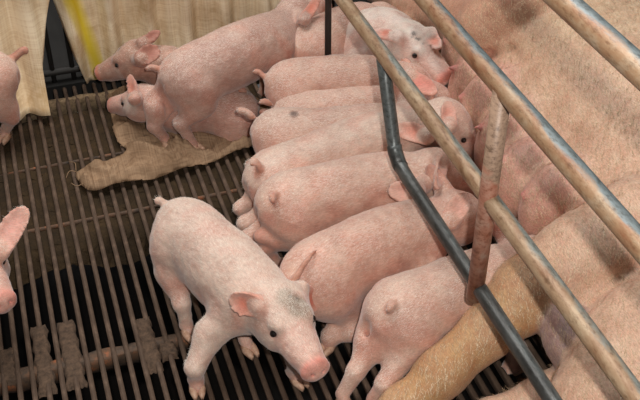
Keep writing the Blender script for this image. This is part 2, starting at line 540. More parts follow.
def box_geo(x0, x1, y0, y1, z0, z1):
    V = [(x0, y0, z0), (x1, y0, z0), (x1, y1, z0), (x0, y1, z0), (x0, y0, z1), (x1, y0, z1), (x1, y1, z1), (x0, y1, z1)]
    F = [(0, 3, 2, 1), (4, 5, 6, 7), (0, 1, 5, 4), (1, 2, 6, 5), (2, 3, 7, 6), (3, 0, 4, 7)]
    return V, F
def rough_beam(name, y, w, ztop, zbot, mat, amp=0.002):
    V, F = [], []
    n = 90
    for i in range(n + 1):
        x = FL_X0 + (FL_X1 - FL_X0) * i / n
        for yy, zz in ((-w / 2, zbot), (-w / 2, ztop - .003), (-w / 2 + .004, ztop), (w / 2 - .004, ztop), (w / 2, ztop - .003), (w / 2, zbot)):
            V.append((x - 0.5, y - 1.5 + yy + random.uniform(-amp, amp), zz + random.uniform(-amp, amp)))
    for i in range(n):
        for j in range(6):
            a = i * 6 + j; b = i * 6 + (j + 1) % 6
            F.append((a, b, b + 6, a + 6))
    F += [tuple(range(5, -1, -1)), tuple(range(n * 6, n * 6 + 6))]
    return mesh_obj(name, V, [f[::-1] for f in F], mat, floor)
yb = P(100, 352)[1]
rough_beam('cross_beam', yb, 0.028, -0.0065, -0.05, M['beam'], 0.0035)
rough_beam('cross_rod', P(60, 222)[1], 0.010, -0.006, -0.02, M['beam'], 0.001)
rough_beam('cross_beam', P(80, 96)[1], 0.020, -0.001, -0.06, M['crumb'], 0.003)
rough_beam('cross_rod', P(90, 155)[1], 0.008, -0.008, -0.02, M['beam'], 0.001)
rough_beam('cross_beam', 0.55, 0.034, -0.006, -0.05, M['beam'])
# clods of caked dirt bridging pairs of bars
def clod(pxc, py0, py1, w):
    xc = P(pxc, (py0 + py1) / 2)[0]; y1, y0 = P(pxc, py0)[1], P(pxc, py1)[1]
    nx, ny = 8, 18
    V, F = [], []
    for j in range(ny + 1):
        ww = w * (0.9 + 0.18 * math.sin(j * 1.7) * random.random())
        for i in range(nx + 1):
            u, v = i / nx, j / ny
            e = min(u, 1 - u, v, 1 - v) * 2
            z = -0.016 + 0.0165 * min(1, e * 5) + random.uniform(-.0018, .0018)
            V.append((xc + ww * (u - 0.5) + random.uniform(-.001, .001) - 0.5, y0 + (y1 - y0) * v + random.uniform(-.002, .002) - 1.5, z))
    for j in range(ny):
        for i in range(nx):
            a_ = j * (nx + 1) + i; F.append((a_, a_ + 1, a_ + nx + 2, a_ + nx + 1))
    mesh_obj('dirt_clod', V, F, M['dirt'], floor)
for c in ((42, 320, 392, .042), (70, 315, 386, .046), (148, 312, 370, .042), (8, 345, 380, .035), (168, 340, 356, .04)): clod(*c)
# the slurry below: deep, with a heap reaching up under the bars at the far left
YM = P(100, 247)[1]
V, F = [], []
nx, ny = 110, 70
for j in range(ny + 1):
    for i in range(nx + 1):
        x = -0.8 + 1.4 * i / nx
        y0_ = YM + random.uniform(-.007, .007); v = j / ny
        y = y0_ + (2.42 - YM) * v
        V.append((x - 0.5, y - 1.5, -0.014 - 0.045 * max(0, 1 - v * 9 + 0.25 * math.sin(x * 23)) ** 1.5 + random.uniform(-.003, .003)))
for j in range(ny):
    for i in range(nx):
        a = j * (nx + 1) + i; F.append((a, a + 1, a + nx + 2, a + nx + 1))
mesh_obj('caked_dirt', V, F, M['pit'], floor)['kind'] = 'stuff'
V, F = box_geo(-1.2, 2.4, 0.1, 3.3, -0.70, -0.62)
o = mesh_obj('floor_pit', V, F, M['slurry'], smooth=False); tag(o, 'dark slurry pit under the slatted floor', kind='structure')
# floor behind the pen and back wall
o = mesh_obj('floor_aisle', *box_geo(-4.0, 6.0, 2.60, 3.3, -0.12, -0.02), M['concrete'], smooth=False); tag(o, 'dark unlit concrete aisle behind the pen', kind='structure')
o = mesh_obj('wall_back', *box_geo(-4.0, 6.0, 3.3, 3.4, -0.12, 2.6), M['concrete'], smooth=False); tag(o, 'dark barn wall behind the pen', kind='structure')

# back fence of upright rods
FEN_Y = 2.63
fence = empty('pen_fence', (0.6, FEN_Y, 0))
tag(fence, 'dark iron fence of upright rods behind the hanging sacks', 'fence')
rod_v, rod_f = tube_geo([np.array([0, 0, -0.02]), np.array([0, 0, 0.72])], 0.008, 10)
rme = bpy.data.meshes.new('rod'); rme.from_pydata([tuple(v) for v in rod_v], [], rod_f); rme.materials.append(M['dark_iron'])
rme.polygons.foreach_set('use_smooth', [True] * len(rme.polygons))
x = -0.8
while x < 1.04:
    r = bpy.data.objects.new('upright_rod', rme); col.objects.link(r); r.parent = fence; r.location = (x - 0.6, 0, 0)
    x += 0.062
tube('fence_rail', [(-0.9, FEN_Y, 0.72), (1.05, FEN_Y, 0.72)], 0.016, M['dark_iron'], fence)
tube('fence_rail', [(-0.9, FEN_Y, 0.015), (1.05, FEN_Y, 0.015)], 0.012, M['dark_iron'], fence)

# ------------------------------------------------------------------ farrowing crate (all in one upright plane, parallel to the floor bars)
_d = ray(481, 288)
XC = CAM[0] + (0.325 - CAM_H) / _d[2] * _d[0]       # lower pipe clears the piglets' backs
def rail_z(px, py): return PX(px, py, XC)[2]
crate = empty('farrowing_crate', (XC, 1.3, 0))
tag(crate, 'farrowing crate of worn steel pipes running along the lying sow', 'crate')
z1, z2, z3 = rail_z(530, 119), rail_z(469, 171), rail_z(595, 30)
def rail(z, r, mat, nm='rail'):
    tube(nm, [(XC, y, z) for y in np.linspace(0.12, 2.47, 12)], r, mat, crate, 20, origin=(XC, 1.3, z))
rail(z3, 0.0190, M['rail'])
rail(z1, 0.0182, M['rail'])
rail(z2, 0.0172, M['rail_tan'])
# lower pipe: runs low along the crate, then bends up to the middle rail
pb = PX(394, 158, XC); pt = PX(383, 58, XC)
zl = rail_z(487, 300)
path = [(XC, 0.12, zl), (XC, 0.7, zl), (XC, 1.1, zl), (XC, pb[1] - 0.075, zl)]
bend = [np.array([XC, pb[1] - 0.03, zl + 0.004]), np.array([XC, pb[1] - 0.004, zl + 0.020]), np.array([XC, pb[1] + 0.014, zl + 0.05])]
dtop = nrm(pt - bend[-1])
path += bend + [bend[-1] + (pt - bend[-1]) * t for t in (0.35, 0.7, 1.0)]
tube('lower_pipe', path, 0.0155, M['dark_pipe'], crate, 18, origin=(XC, 1.3, zl))
# weld collar on the bend
tube('weld_collar', [bend[0] + np.array([0, -0.012, -0.001]), bend[0], bend[1], bend[1] + (bend[2] - bend[1]) * 0.4], 0.0172, M['dark_pipe'], crate, 18)
yp = PX(491, 190, XC)[1]
tube('rusty_post', [(XC - 0.004, yp, zl - 0.03), (XC - 0.004, yp, z2), (XC - 0.004, yp, z1)], [0.0165, 0.0170, 0.0165], M['post'], crate, 18, origin=(XC, yp, z2))
for y in (0.16,):
    tube('end_post', [(XC, y, -0.01), (XC, y, z3 + 0.03)], 0.021, M['rail'], crate, 18)
# thin upright between the piglets
q = PYp(328, 55, 2.14)
tube('upright_bar', [(q[0], 2.14, 0.0), (q[0], 2.14, 0.62), (XC, 2.14, 0.78), (XC, 2.14, z3)], 0.0095, M['dark_iron'], crate, 12)

# ------------------------------------------------------------------ sacks
def sack_sheet(name, x0, x1, ztop, edge_l, edge_r, zbot, y0, folds, amp, stripe=None, label='', drape=None):
    nx, nz = 90, 46
    V, F, S = [], [], []
    for j in range(nz + 1):
        v = j / nz
        for i in range(nx + 1):
            u = i / nx
            xl = edge_l(v); xr = edge_r(v)
            x = xl + (xr - xl) * u
            zb = zbot(u)
            z = ztop + (zb - ztop) * v
            a = amp * (0.45 + 0.55 * v)
            ph = x * folds + 2.1 * math.sin(x * 4.0 + v) + 0.5 * math.sin(v * 5 + x * 7)
            y = y0 + a * (1.6 * abs(math.sin(ph * 0.5)) - 0.9 + 0.35 * math.sin(x * folds * 1.9 + 1.3 + v * 1.5)) + 0.006 * math.sin(z * 26 + x * 9)
            y -= 0.03 * v * v + (drape or 0) * v ** 5
            V.append((x, y, z))
            S.append(max(0.0, 1 - abs(u - stripe[0] - stripe[2] * v) / stripe[1]) ** 0.5 if stripe else 0.0)
    for j in range(nz):
        for i in range(nx):
            a = j * (nx + 1) + i; F.append((a, a + 1, a + nx + 2, a + nx + 1))
    loc = np.array([(x0 + x1) / 2, y0, 0])
    o = mesh_obj(name, [np.array(v) - loc for v in V], F, M['sack'], None, loc)
    at = o.data.attributes.new('stripe', 'FLOAT', 'POINT'); at.data.foreach_set('value', np.array(S, np.float32))
    md = o.modifiers.new('solid', 'SOLIDIFY'); md.thickness = 0.004
    tag(o, label, 'sack')
    return o
YS = 2.555
a0 = PYp(53, 0, YS); a1 = PYp(86, 84, YS - 0.02); b0 = PYp(292, 0, YS)
sl_ = (a1[0] - a0[0]) / (a0[2] - a1[2])
ZT = 0.74
def el(v):
    z = ZT + (0.0 - ZT) * v
    return a0[0] + (a0[2] - z) * sl_ if z < a0[2] else a0[0] - 0.02 * (z - a0[2])
sack_sheet('woven_sack', a0[0], b0[0], ZT, el, lambda v: b0[0] + 0.02, lambda u: 0.012 + 0.02 * math.sin(u * 9) ** 2, YS, 56, 0.032, (0.055, 0.035, 0.02),
           'wide cream woven sack with a yellow stripe hanging behind the piglets')
c0 = PYp(50, 0, YS); c1 = PYp(40, 55, YS - .005); c2 = PYp(46, 92, YS - 0.01)
def er(v):
    z = ZT * (1 - v)
    return float(np.interp(z, [0.0, c2[2], c1[2], c0[2], ZT], [c2[0] - .01, c2[0], c1[0], c0[0], c0[0] + .02]))
sack_sheet('woven_sack', -0.55, c0[0], ZT, lambda v: -0.55, er, lambda u: 0.008 + 0.012 * math.sin(u * 11) ** 2, YS, 44, 0.032, None,
           'cream woven sack hanging at the left edge behind a piglet tail', 0.13)

# burlap rag lying on the bars
def burlap():
    outline = [(108, 96), (112, 118), (116, 138), (127, 152), (104, 164), (76, 172), (90, 189), (118, 184), (150, 178), (195, 166), (236, 152), (262, 140), (275, 110), (230, 92), (160, 84)]
    W = [P(px, py, 0.01)[:2] for px, py in outline]
    W = [np.append(w, 0) for w in W]
    W2 = [w[:2] for w in catmull(W + [W[0]], 4)][:-1]
    poly = np.array(W2)
    lo = poly.min(0); hi = poly.max(0)
    h = 0.0065
    nx, ny = (np.ceil((hi - lo) / h)).astype(int)
    def inside(pt):
        c = False; n = len(poly); j = n - 1
        for i in range(n):
            if (poly[i][1] > pt[1]) != (poly[j][1] > pt[1]) and pt[0] < (poly[j][0] - poly[i][0]) * (pt[1] - poly[i][1]) / (poly[j][1] - poly[i][1]) + poly[i][0]: c = not c
            j = i
        return c
    seg_a = poly; seg_b = np.roll(poly, -1, 0)
    def near(pt):
        ab = seg_b - seg_a; t = np.clip(((pt - seg_a) * ab).sum(1) / (ab * ab).sum(1), 0, 1)
        q = seg_a + ab * t[:, None]; d = np.linalg.norm(q - pt, axis=1); i = d.argmin()
        return q[i], d[i]
    ids = {}; V = []; F = []
    def vert(i, j):
        if (i, j) in ids: return ids[(i, j)]
        p = lo + h * np.array([i, j]); q, d = near(p)
        ins = inside(p)
        if not ins or d < h * 0.45: p = q; d = 0
        z = 0.004 + 0.010 * (0.5 + 0.5 * math.sin(p[0] * 34 + 5 * math.sin(p[1] * 13))) + 0.016 * max(0, math.sin(p[0] * 48 + p[1] * 62 + 2 * math.sin(p[0] * 21))) * min(1, d / 0.03)
        z += 0.011 * min(1, d / 0.02) * (1 - abs(math.sin(p[0] * 37 + 3 * math.sin(p[1] * 29) + p[1] * 45))) ** 2 + 0.008 * min(1, d / 0.02) * (1 - abs(math.sin(p[1] * 52 - p[0] * 40 + 2.5 * math.sin(p[0] * 33)))) ** 2
        z += 0.014 * math.exp(-((d - 0.016) / 0.011) ** 2) * (0.6 + 0.4 * math.sin(p[0] * 30))      # rolled hem
        ids[(i, j)] = len(V); V.append((p[0], p[1], z)); return ids[(i, j)]
    for i in range(-1, nx + 1):
        for j in range(-1, ny + 1):
            if any(inside(lo + h * np.array([i + a, j + b])) for a, b in ((0, 0), (1, 0), (0, 1), (1, 1))):
                F.append((vert(i, j), vert(i + 1, j), vert(i + 1, j + 1), vert(i, j + 1)))
    loc = np.array([lo[0], lo[1], 0])
    o = mesh_obj('burlap_rag', [np.array(v) - loc for v in V], F, M['burlap'], None, loc)
    md = o.modifiers.new('solid', 'SOLIDIFY'); md.thickness = 0.003; md.offset = 1
    tag(o, 'crumpled brown burlap rag with frayed corner lying on the floor bars', 'rag')
    # loose frayed threads at the corner
    for (p0, p1, p2) in (((80, 173), (70, 171), (66, 178)), ((84, 183), (77, 186), (71, 183)), ((76, 171), (75, 163), (69, 162))):
        pts = catmull([P(*p0, 0.012) - loc, P(*p1, 0.018) - loc, P(*p2, 0.006) - loc], 5)
        Vv, Ff = tube_geo(pts, 0.0011, 5)
        mesh_obj('loose_thread', Vv, Ff, M['burlap'], o)
burlap()

# ------------------------------------------------------------------ the sow
SKIN = (0.66, 0.42, 0.325)
def build_sow():
    pr = []
    def ch(pts, k=0.08, group=None, side=None, asp=1.0, gw=0.02):
        for a, b in zip(pts[:-1], pts[1:]):
            pr.append(cone(a[:3], b[:3], a[3], b[3], k, group, side, asp, False, gw))
    up = (0, 0, 1)
    # trunk lying on its side: narrower in height than from back to belly
    ch([(1.24, 0.93, .21, .24), (1.36, 1.22, .22, .27), (1.44, 1.60, .22, .30), (1.42, 1.98, .22, .295), (1.40, 2.28, .21, .25), (1.38, 2.50, .19, .19)], 0.1, None, up, 0.78)
    # rump / ham toward the camera
    a = P(662, 352, .21); b = P(622, 424, .16)
    pr.append(cone(np.append(a[:2], .19), np.append(b[:2], .16), .165, .15, .04))
    # upper hind leg
    L = [(*P(640, 236, .29), .125), (*P(580, 264, .25), .098), (*P(528, 294, .20), .074), (*P(487, 331, .15), .053), (*P(442, 372, .105), .048), (*P(402, 408, .065), .040), (*P(374, 432, .04), .034)]
    ch(L[:3], 0.035)
    ch(L[2:], 0.035, 'leg', gw=0.05)
    # lower hind leg
    ch([(*P(610, 380, .10), .085), (*P(545, 402, .065), .052), (*P(490, 418, .045), .036), (*P(440, 440, .035), .030)], 0.03)
    # gland between the thighs
    pr.append(ellip(P(570, 338, .19), np.eye(3), (.052, .075, .075), 0.010, 'gland', False, 0.012))
    # udder: glands in a row with teats
    for i, y in enumerate(np.linspace(1.20, 2.05, 7)):
        x = 1.085 - 0.02 * math.sin(i * 1.1) + max(0, y - 1.82) * 0.45
        pr.append(ellip((x, y, .17 + .015 * math.sin(i * 2.1)), np.eye(3), (.105, .082, .135), 0.05, 'udder', False, 0.03))
        t0 = np.array((x - .086, y + .02, .235)); pr.append(cone(t0, t0 + np.array((-.018, 0, .004)), .010, .007, 0.012, 'teat'))
        t0 = np.array((x - .090, y + .01, .10)); pr.append(cone(t0, t0 + np.array((-.018, 0, -.004)), .010, .007, 0.012, 'teat'))
    # shoulder and fore leg
    solid = list(pr)
    def surf(px, py, dz=0.0):
        d = nrm(ray(px, py)); t = np.linspace(1.2, 3.4, 1200)
        pts = (CAM + d * t[:, None]).astype(np.float32)
        v = np.full(len(t), 1.0)
        for p in solid:
            b = p.fn(pts); v = np.minimum(v, b) - np.maximum(p.k - np.abs(v - b), 0) ** 2 / (4 * p.k)
        i = np.argmax(v < 0.0)
        return pts[i].astype(float) + d * dz
    e0, e1, e2 = surf(565, -14, .08), surf(515, 8, .045), surf(490, 26, .045)
    ch([(*e0, .12), (*e1, .10), (*e2, .085)], 0.022, 'fore', gw=0.05)
    ch([(*e2, .080), (*P(440, 14, .20), .065), (*P(404, 8, .12), .050), (*P(370, -12, .06), .040)], 0.025, 'fore', gw=0.05)
    # lower fore leg
    ch([(1.16, 2.32, .12, .09), (1.0, 2.40, .06, .05), (0.86, 2.46, .045, .04)], 0.03)
    # neck and head lying on the floor
    ch([(1.38, 2.50, .19, .19), (1.30, 2.72, .16, .15), (1.22, 2.90, .13, .10), (1.16, 3.05, .11, .075)], 0.06)
    solid[:] = pr
    def crease(pts, r, k, dz=0.0):
        q = [surf(*p, dz) for p in pts]
        for a, b in zip(q[:-1], q[1:]): pr.append(cone(a, b, r, r, k, None, None, 1, True))
    # armpit crease
    fold = [surf(*p) for p in ((474, 60), (490, 65), (504, 65), (514, 61))]
    for stp, rr in ((0, .013), (.018, .013), (.036, .014), (.056, .016)):            # deep fold running up under the fore leg
        q = [p + (camF * 0.75 + camU * 0.65) * stp for p in fold]
        for a, b in zip(q[:-1], q[1:]): pr.append(cone(a, b, rr, rr, .006, None, None, 1, True))
    crease([(515, 60), (518, 46)], .006, .02)
    # skin folds on the flank and groin
    crease([(590, 262), (588, 280), (592, 290)], .005, .012)
    crease([(580, 268), (582, 280), (588, 290)], .005, .012)
    crease([(602, 264), (598, 278), (594, 290)], .005, .012)
    crease([(592, 290), (612, 280), (640, 264)], .009, .016)
    crease([(500, 262), (520, 244), (545, 226), (574, 206)], .007, .02)
    def extra(V, c):
        n = np.sin(V[:, 0] * 9 + 2 * np.sin(V[:, 1] * 5)) * np.sin(V[:, 1] * 7 + 1.7 * np.sin(V[:, 0] * 11))
        w = np.clip((n - 0.35) * 1.2, 0, 1)[:, None] * 0.22
        c = c * (1 - w) + np.array((0.48, 0.30, 0.17)) * w
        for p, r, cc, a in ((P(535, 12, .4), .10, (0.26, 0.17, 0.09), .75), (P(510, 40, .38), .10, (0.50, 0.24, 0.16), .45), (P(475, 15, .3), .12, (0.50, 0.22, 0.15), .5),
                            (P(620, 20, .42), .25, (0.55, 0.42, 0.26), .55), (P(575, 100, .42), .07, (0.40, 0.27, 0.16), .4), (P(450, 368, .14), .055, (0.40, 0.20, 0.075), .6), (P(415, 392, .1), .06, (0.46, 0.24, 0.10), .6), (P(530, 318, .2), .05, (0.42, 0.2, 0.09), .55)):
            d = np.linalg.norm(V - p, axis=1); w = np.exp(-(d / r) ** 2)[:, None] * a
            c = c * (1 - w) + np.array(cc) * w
        return c
    o = skin_obj('sow', pr, 0.0115, (0.67, 0.44, 0.31), {'leg': (0.50, 0.275, 0.115, 0.85), 'udder': (0.66, 0.36, 0.29, 0.75), 'gland': (0.42, 0.29, 0.28, 0.9), 'teat': (0.66, 0.28, 0.24), 'fore': (0.56, 0.29, 0.19, 0.6)},
                 M['sow'], (1.3, 1.5, 0), extra, lumps=0.0012)
    def flow(p): return np.stack([-0.45 + 0 * p[:, 0], -1 + 0 * p[:, 0], -0.1 + 0 * p[:, 0]], 1)
    def keep(p, N): return (N[:, 2] > -0.2) & (p[:, 0] < 1.75)
    hair_part(LAST['V'], LAST['F'], flow, 70000, 0.024, 0.00045, 0.20, M['sow_hair'], o, (1.3, 1.5, 0), keep)
    tag(o, 'large tan sow lying on her side behind the crate pipes nursing the litter', 'pig')
    # cloven hoof of the upper hind leg
    f = P(374, 432, .035)
    hoof(f + np.array([-.03, -.03, -.005]), np.array([-.8, -.6, 0]), o, 1.9)
    g_ = P(440, 440, .035)
    hoof(g_ + np.array([-.03, -.02, -.008]), np.array([-.85, -.5, 0]), o, 1.8)
    return o

def hoof(foot, fwd, parent, sc=1.0, normal=(0, 0, 1)):
    f = nrm(fwd); n = nrm(np.asarray(normal, float)); s = nrm(np.cross(n, f)); n = np.cross(f, s)
    V, F = [], []
    for sg in (-1, 1):
        b = len(V)
        rings = [(-0.012, 0.0065, 0.012, 0.014), (0.002, 0.0075, 0.010, 0.013), (0.014, 0.0062, 0.0055, 0.009), (0.021, 0.0025, 0.002, 0.004)]
        for (l, hw, top, dep) in rings:
            for i in range(8):
                a = 2 * math.pi * i / 8
                z = math.sin(a) * (top if math.sin(a) > 0 else 0.010)
                p = f * l + s * (sg * (0.0078 - 0.0015 * (l > .01)) + math.cos(a) * hw) + n * (z + 0.0)
                V.append(np.asarray(foot) + p * sc)
        for r in range(3):
            for i in range(8):
                a = b + r * 8 + i; c = b + r * 8 + (i + 1) % 8
                F.append((a, c, c + 8, a + 8))
        F.append(tuple(b + i for i in range(7, -1, -1))); F.append(tuple(b + 24 + i for i in range(8)))
    pl = np.array(parent.location)
    return mesh_obj('hoof', [v - pl for v in V], [f_[::-1] for f_ in F], M['hoof'], parent)
sow = build_sow()

# ------------------------------------------------------------------ piglets
TINT = {'ear': (0.74, 0.24, 0.155, 0.9), 'muzzle': (0.72, 0.40, 0.32, 0.6), 'snout': (0.74, 0.31, 0.245, 0.95), 'foot': (0.66, 0.38, 0.29, 0.7), 'rear': (0.72, 0.37, 0.28, 0.7), 'tail': (0.46, 0.20, 0.13, 0.75), 'pale': (0.80, 0.64, 0.54, 0.8), 'ham': (0.72, 0.395, 0.305, 0.5)}

def piglet(label, spine, head=None, feet=None, tail=None, h=0.0055, asp=0.9, base=SKIN, tints=None, spots=(), ears=None, hs=1.15, groupname='litter of suckling piglets', more=(), legs_extra=(), eyes=(1, 1), hams=1.0, hipw=0.044, hair_n=25000):
    """spine: rump .. shoulder as (x, y, z, r); head: (skull centre, snout target, up vector)"""
    S = [np.asarray(s, float) for s in spine]
    rump, sh = S[0], S[-1]
    f3 = nrm(sh[:3] - rump[:3]); f = nrm([f3[0], f3[1], 0]); up = np.array([0, 0, 1.0]); s = np.cross(up, f)
    pr = []
    sp = catmull(S, 4)
    for i_, p_ in enumerate(sp): p_[3] *= 1 - 0.09 * math.exp(-((i_ / (len(sp) - 1) - 0.33) / 0.13) ** 2)
    for a, b in zip(sp[:-1], sp[1:]):
        pr.append(cone(a[:3], b[:3], a[3], b[3], 0.03, None, s, asp))
    # hams
    for sg in (-1, 1):
        pr.append(ellip(rump[:3] + s * sg * 0.039 * hams + f * 0.012 - up * 0.022, np.stack([f, s, up]), (.062, .043, .076), 0.018, 'ham', False, 0.02))
    for sg in (-1, 1):
        pr.append(ellip(sh[:3] + s * sg * sh[3] * 0.46 - f * 0.018 - up * 0.008, np.stack([f, s, up]), (.044, .032, .060), 0.018))
    # feet: list of (key, foot position, optional fwd, optional hock/wrist override)
    hoofs = []
    feet = dict(feet or {})
    if min(q[2] for q in S) > 0.155:                 # standing: every leg reaches the bars
        for key in ('hl', 'hr', 'fl', 'fr'):
            sg = 1 if key[1] == 'l' else -1
            if key not in feet:
                b_ = rump if key[0] == 'h' else sh
                feet[key] = {'p': np.array([*(b_[:3] + s * sg * 0.042 + f * (0.01 if key[0] == 'h' else 0.0))[:2], 0.0])}
    for key, ft in feet.items():
        if ft is None: continue
        foot = np.asarray(ft['p'], float); ff = nrm(ft.get('f', f)); sg = 1 if key[1] == 'l' else -1
        if key[0] == 'h':
            hip = rump[:3] + s * sg * hipw + f * 0.02 - up * 0.025
            hock = np.asarray(ft['j'], float) if 'j' in ft else foot + up * 0.078 - ff * 0.030
            mid = (hip + hock) / 2 + f * 0.040
            mid = np.asarray(ft['m'], float) if 'm' in ft else mid
            pr.append(cone(hip, mid, .050, .040, 0.03, 'ham', gw=0.02)); pr.append(cone(mid, hock, .037, .0190, 0.02))
            fet = foot + up * 0.024 - ff * 0.006
            pr.append(cone(hock, fet, .0185, .0145, 0.01)); pr.append(cone(fet, foot + up * 0.012 + ff * 0.006, .0145, .0135, 0.006, 'foot'))
            pr.append(ball(hock - ff * 0.006, .017, 0.01))
        else:
            hip = sh[:3] + s * sg * 0.040 - up * 0.02 - f * 0.005
            wrist = np.asarray(ft['j'], float) if 'j' in ft else foot + up * 0.068 + ff * 0.004
            mid = (hip + wrist) / 2 - f * 0.022
            mid = np.asarray(ft['m'], float) if 'm' in ft else mid
            pr.append(cone(hip, mid, .044, .033, 0.03)); pr.append(cone(mid, wrist, .031, .0215, 0.018))
            fet = foot + up * 0.024 - ff * 0.005
            pr.append(cone(wrist, fet, .0205, .0172, 0.01)); pr.append(cone(fet, foot + up * 0.013 + ff * 0.008, .0172, .0155, 0.006, 'foot'))
            for q in (-1, 1): pr.append(cone(foot + up * 0.024 - ff * 0.012 + np.cross(up, ff) * q * 0.009, foot + up * 0.018 - ff * 0.022 + np.cross(up, ff) * q * 0.011, .006, .004, 0.004, 'foot'))
        if ft.get('hoof', True): hoofs.append((foot + up * 0.010 + ff * 0.012, ff))
    eyes_at = []
    if head:
        c, tgt, hu = (np.asarray(x, float) for x in head[:3])
        Fh = nrm(tgt - c); U = nrm(hu - Fh * np.dot(hu, Fh)); Sh = np.cross(U, Fh)
        def hp(a, b, d): return c + hs * (Fh * a + Sh * b + U * d)
        R = np.stack([Fh, Sh, U])
        # neck
        pr.append(cone(sh[:3], c - Fh * 0.012 * hs - U * 0.006, sh[3] * 0.86, 0.049 * hs, 0.03, None))
        pr.append(ellip(hp(0, 0, 0), R, np.array((.056, .050, .050)) * hs, 0.02))
        for sg in (-1, 1):
            pr.append(ellip(hp(.012, .026 * sg, -.020), R, np.array((.040, .026, .032)) * hs, 0.02))
            pr.append(ellip(hp(.036, .026 * sg, .024), R, np.array((.018, .012, .011)) * hs, 0.012))
        pr.append(cone(hp(.028, 0, -.006), hp(.116, 0, -.014), .042 * hs, .0262 * hs, 0.018, 'muzzle', gw=0.006))
        pr.append(cone(hp(.010, 0, -.030), hp(.100, 0, -.033), .032 * hs, .0150 * hs, 0.012))
        pr.append(ellip(hp(.127, 0, -.0130), R, np.array((.0085, .0275, .0235)) * hs, 0.006, 'snout', False, 0.010))
        pr.append(cone(hp(.118, .016, -.034), hp(.066, .032, -.030), .0022, .0022, 0.004, None, None, 1, True))
        pr.append(cone(hp(.118, -.016, -.034), hp(.066, -.032, -.030), .0022, .0022, 0.004, None, None, 1, True))
        for sg in (-1, 1):
            pr.append(cone(hp(.125, .0090 * sg, -.0115), hp(.140, .0095 * sg, -.0115), .0042, .0042, 0.003, None, None, 1, True))
            pr.append(ball(hp(.048, .040 * sg, .0115), .0080 * hs, 0.005, None, True))
            eyes_at.append((hp(.0455, .0368 * sg, .0115), nrm(Fh * 0.5 + Sh * sg), U))
        # ears
        for sg, key in ((1, 'l'), (-1, 'r')):
            e = (ears or {}).get(key, {})
            if e is None: continue
            if 'B' in e:
                dd = np.asarray(e['T'], float) - np.asarray(e['B'], float)
                b0_ = np.asarray(e['B'], float); Le = np.linalg.norm(dd)
                pr.append(ear_prim(b0_, dd, e.get('n', -camF), Le, e.get('W', .028) * hs, e.get('th', 0.0046), e.get('cup', 0.45), e.get('curl', 0.1)))
                pr.append(cone(b0_, b0_ + dd * 0.1 - nrm(b0_ - c) * 0.0, .014 * hs, .010 * hs, 0.014)); pr.append(cone(b0_, c + (b0_ - c) * 0.6, .013 * hs, .02 * hs, 0.016))
                continue
            d = e.get('d', Sh * sg * 0.75 + U * 0.45 - Fh * 0.45)
            nn = e.get('n', Fh * 0.75 + Sh * sg * 0.45 + U * 0.1)
            b0_ = hp(*e['b']) if 'b' in e else hp(-.016, .040 * sg, .030)
            pr.append(ear_prim(b0_, d, nn, e.get('L', .066) * hs, e.get('W', .027) * hs, e.get('th', 0.0046), e.get('cup', 0.45), e.get('curl', 0.15)))
            pr.append(ball(b0_ , .016 * hs, 0.016))
    for m in more: pr.append(m)
    # cleft below the tail
    c0_ = rump[:3] - f * rump[3] * 1.0 + up * rump[3] * 0.05
    pr.append(cone(c0_, rump[:3] - f * rump[3] * 0.80 - up * 0.085, .003, .008, 0.022, None, None, 1, True))
    # tail
    if tail is None:
        t0 = rump[:3] - f * rump[3] * 0.93 + up * rump[3] * 0.42
        tail = [t0, t0 - f * 0.016 + up * 0.004, t0 - f * 0.026 - up * 0.014, t0 - f * 0.030 - up * 0.032 + s * 0.006]
    tp = catmull(tail, 4)
    for i, (a, b) in enumerate(zip(tp[:-1], tp[1:])):
        u = i / (len(tp) - 1)
        pr.append(cone(a, b, .0080 - .0045 * u, .0080 - .0045 * (u + 1 / len(tp)), 0.006, 'tail', gw=0.004))
    T = dict(TINT); T.update(tints or {})
    def extra(V, cc):
        # paler along the back and belly, warmer flanks, with soft irregular blotches
        n = np.sin(V[:, 0] * 31 + 3 * np.sin(V[:, 1] * 23)) * np.sin(V[:, 2] * 37 + 2 * np.sin(V[:, 0] * 19)) * np.sin(V[:, 1] * 29 + 1.3)
        w = np.clip(n * 1.6, 0, 1)[:, None] * 0.5
        cc = cc * (1 - w) + np.array((0.70, 0.36, 0.27)) * w
        for (pe, de, ue) in eyes_at:
            d = np.linalg.norm(V - pe, axis=1); w = np.clip(1.5 - d / (0.0085 * hs), 0, 1)[:, None] * 0.75
            cc = cc * (1 - w) + np.array((0.46, 0.22, 0.17)) * w
        d = np.linalg.norm(V - (rump[:3] - f * rump[3] - up * 0.03), axis=1); w = np.exp(-(d / 0.045) ** 2)[:, None] * 0.45
        cc = cc * (1 - w) + np.array((0.66, 0.30, 0.215)) * w
        for p, r, sc_, a in spots:
            d = np.linalg.norm(V - np.asarray(p), axis=1)
            w = np.clip(1.4 - (d / r) ** 2 * 1.4, 0, 1)[:, None] * a
            cc = cc * (1 - w) + np.array(sc_) * w
        return cc
    loc = np.array([rump[0], rump[1], 0.0])
    o = skin_obj('piglet', pr, h, base, T, M['skin'], loc, extra)
    # hair runs from head to tail: turn the object so its own x axis lies along the body
    ang = math.atan2(f[1], f[0])
    Rz = Matrix.Rotation(-ang, 4, 'Z'); o.data.transform(Rz); o.rotation_euler = (0, 0, ang)
    for p_, r_, c_, a_ in spots:
        if sum(c_) < 0.4: LAST['coat_highlight'] = LAST['coat_highlight'] * np.clip((np.linalg.norm(LAST['V'] - np.asarray(p_), axis=1) / r_ - 0.7) * 3, 0, 1)
    hr_ = hair_part(LAST['V'], LAST['F'], lambda p: np.tile(-f3 - up * 0.25, (len(p), 1)), hair_n, 0.010, 0.00013, 0.10, M['hair'], o, loc, None, LAST['coat_highlight'])
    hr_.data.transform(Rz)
    tag(o, label, 'piglet', groupname)
    Mi = np.array(Rz.to_3x3())
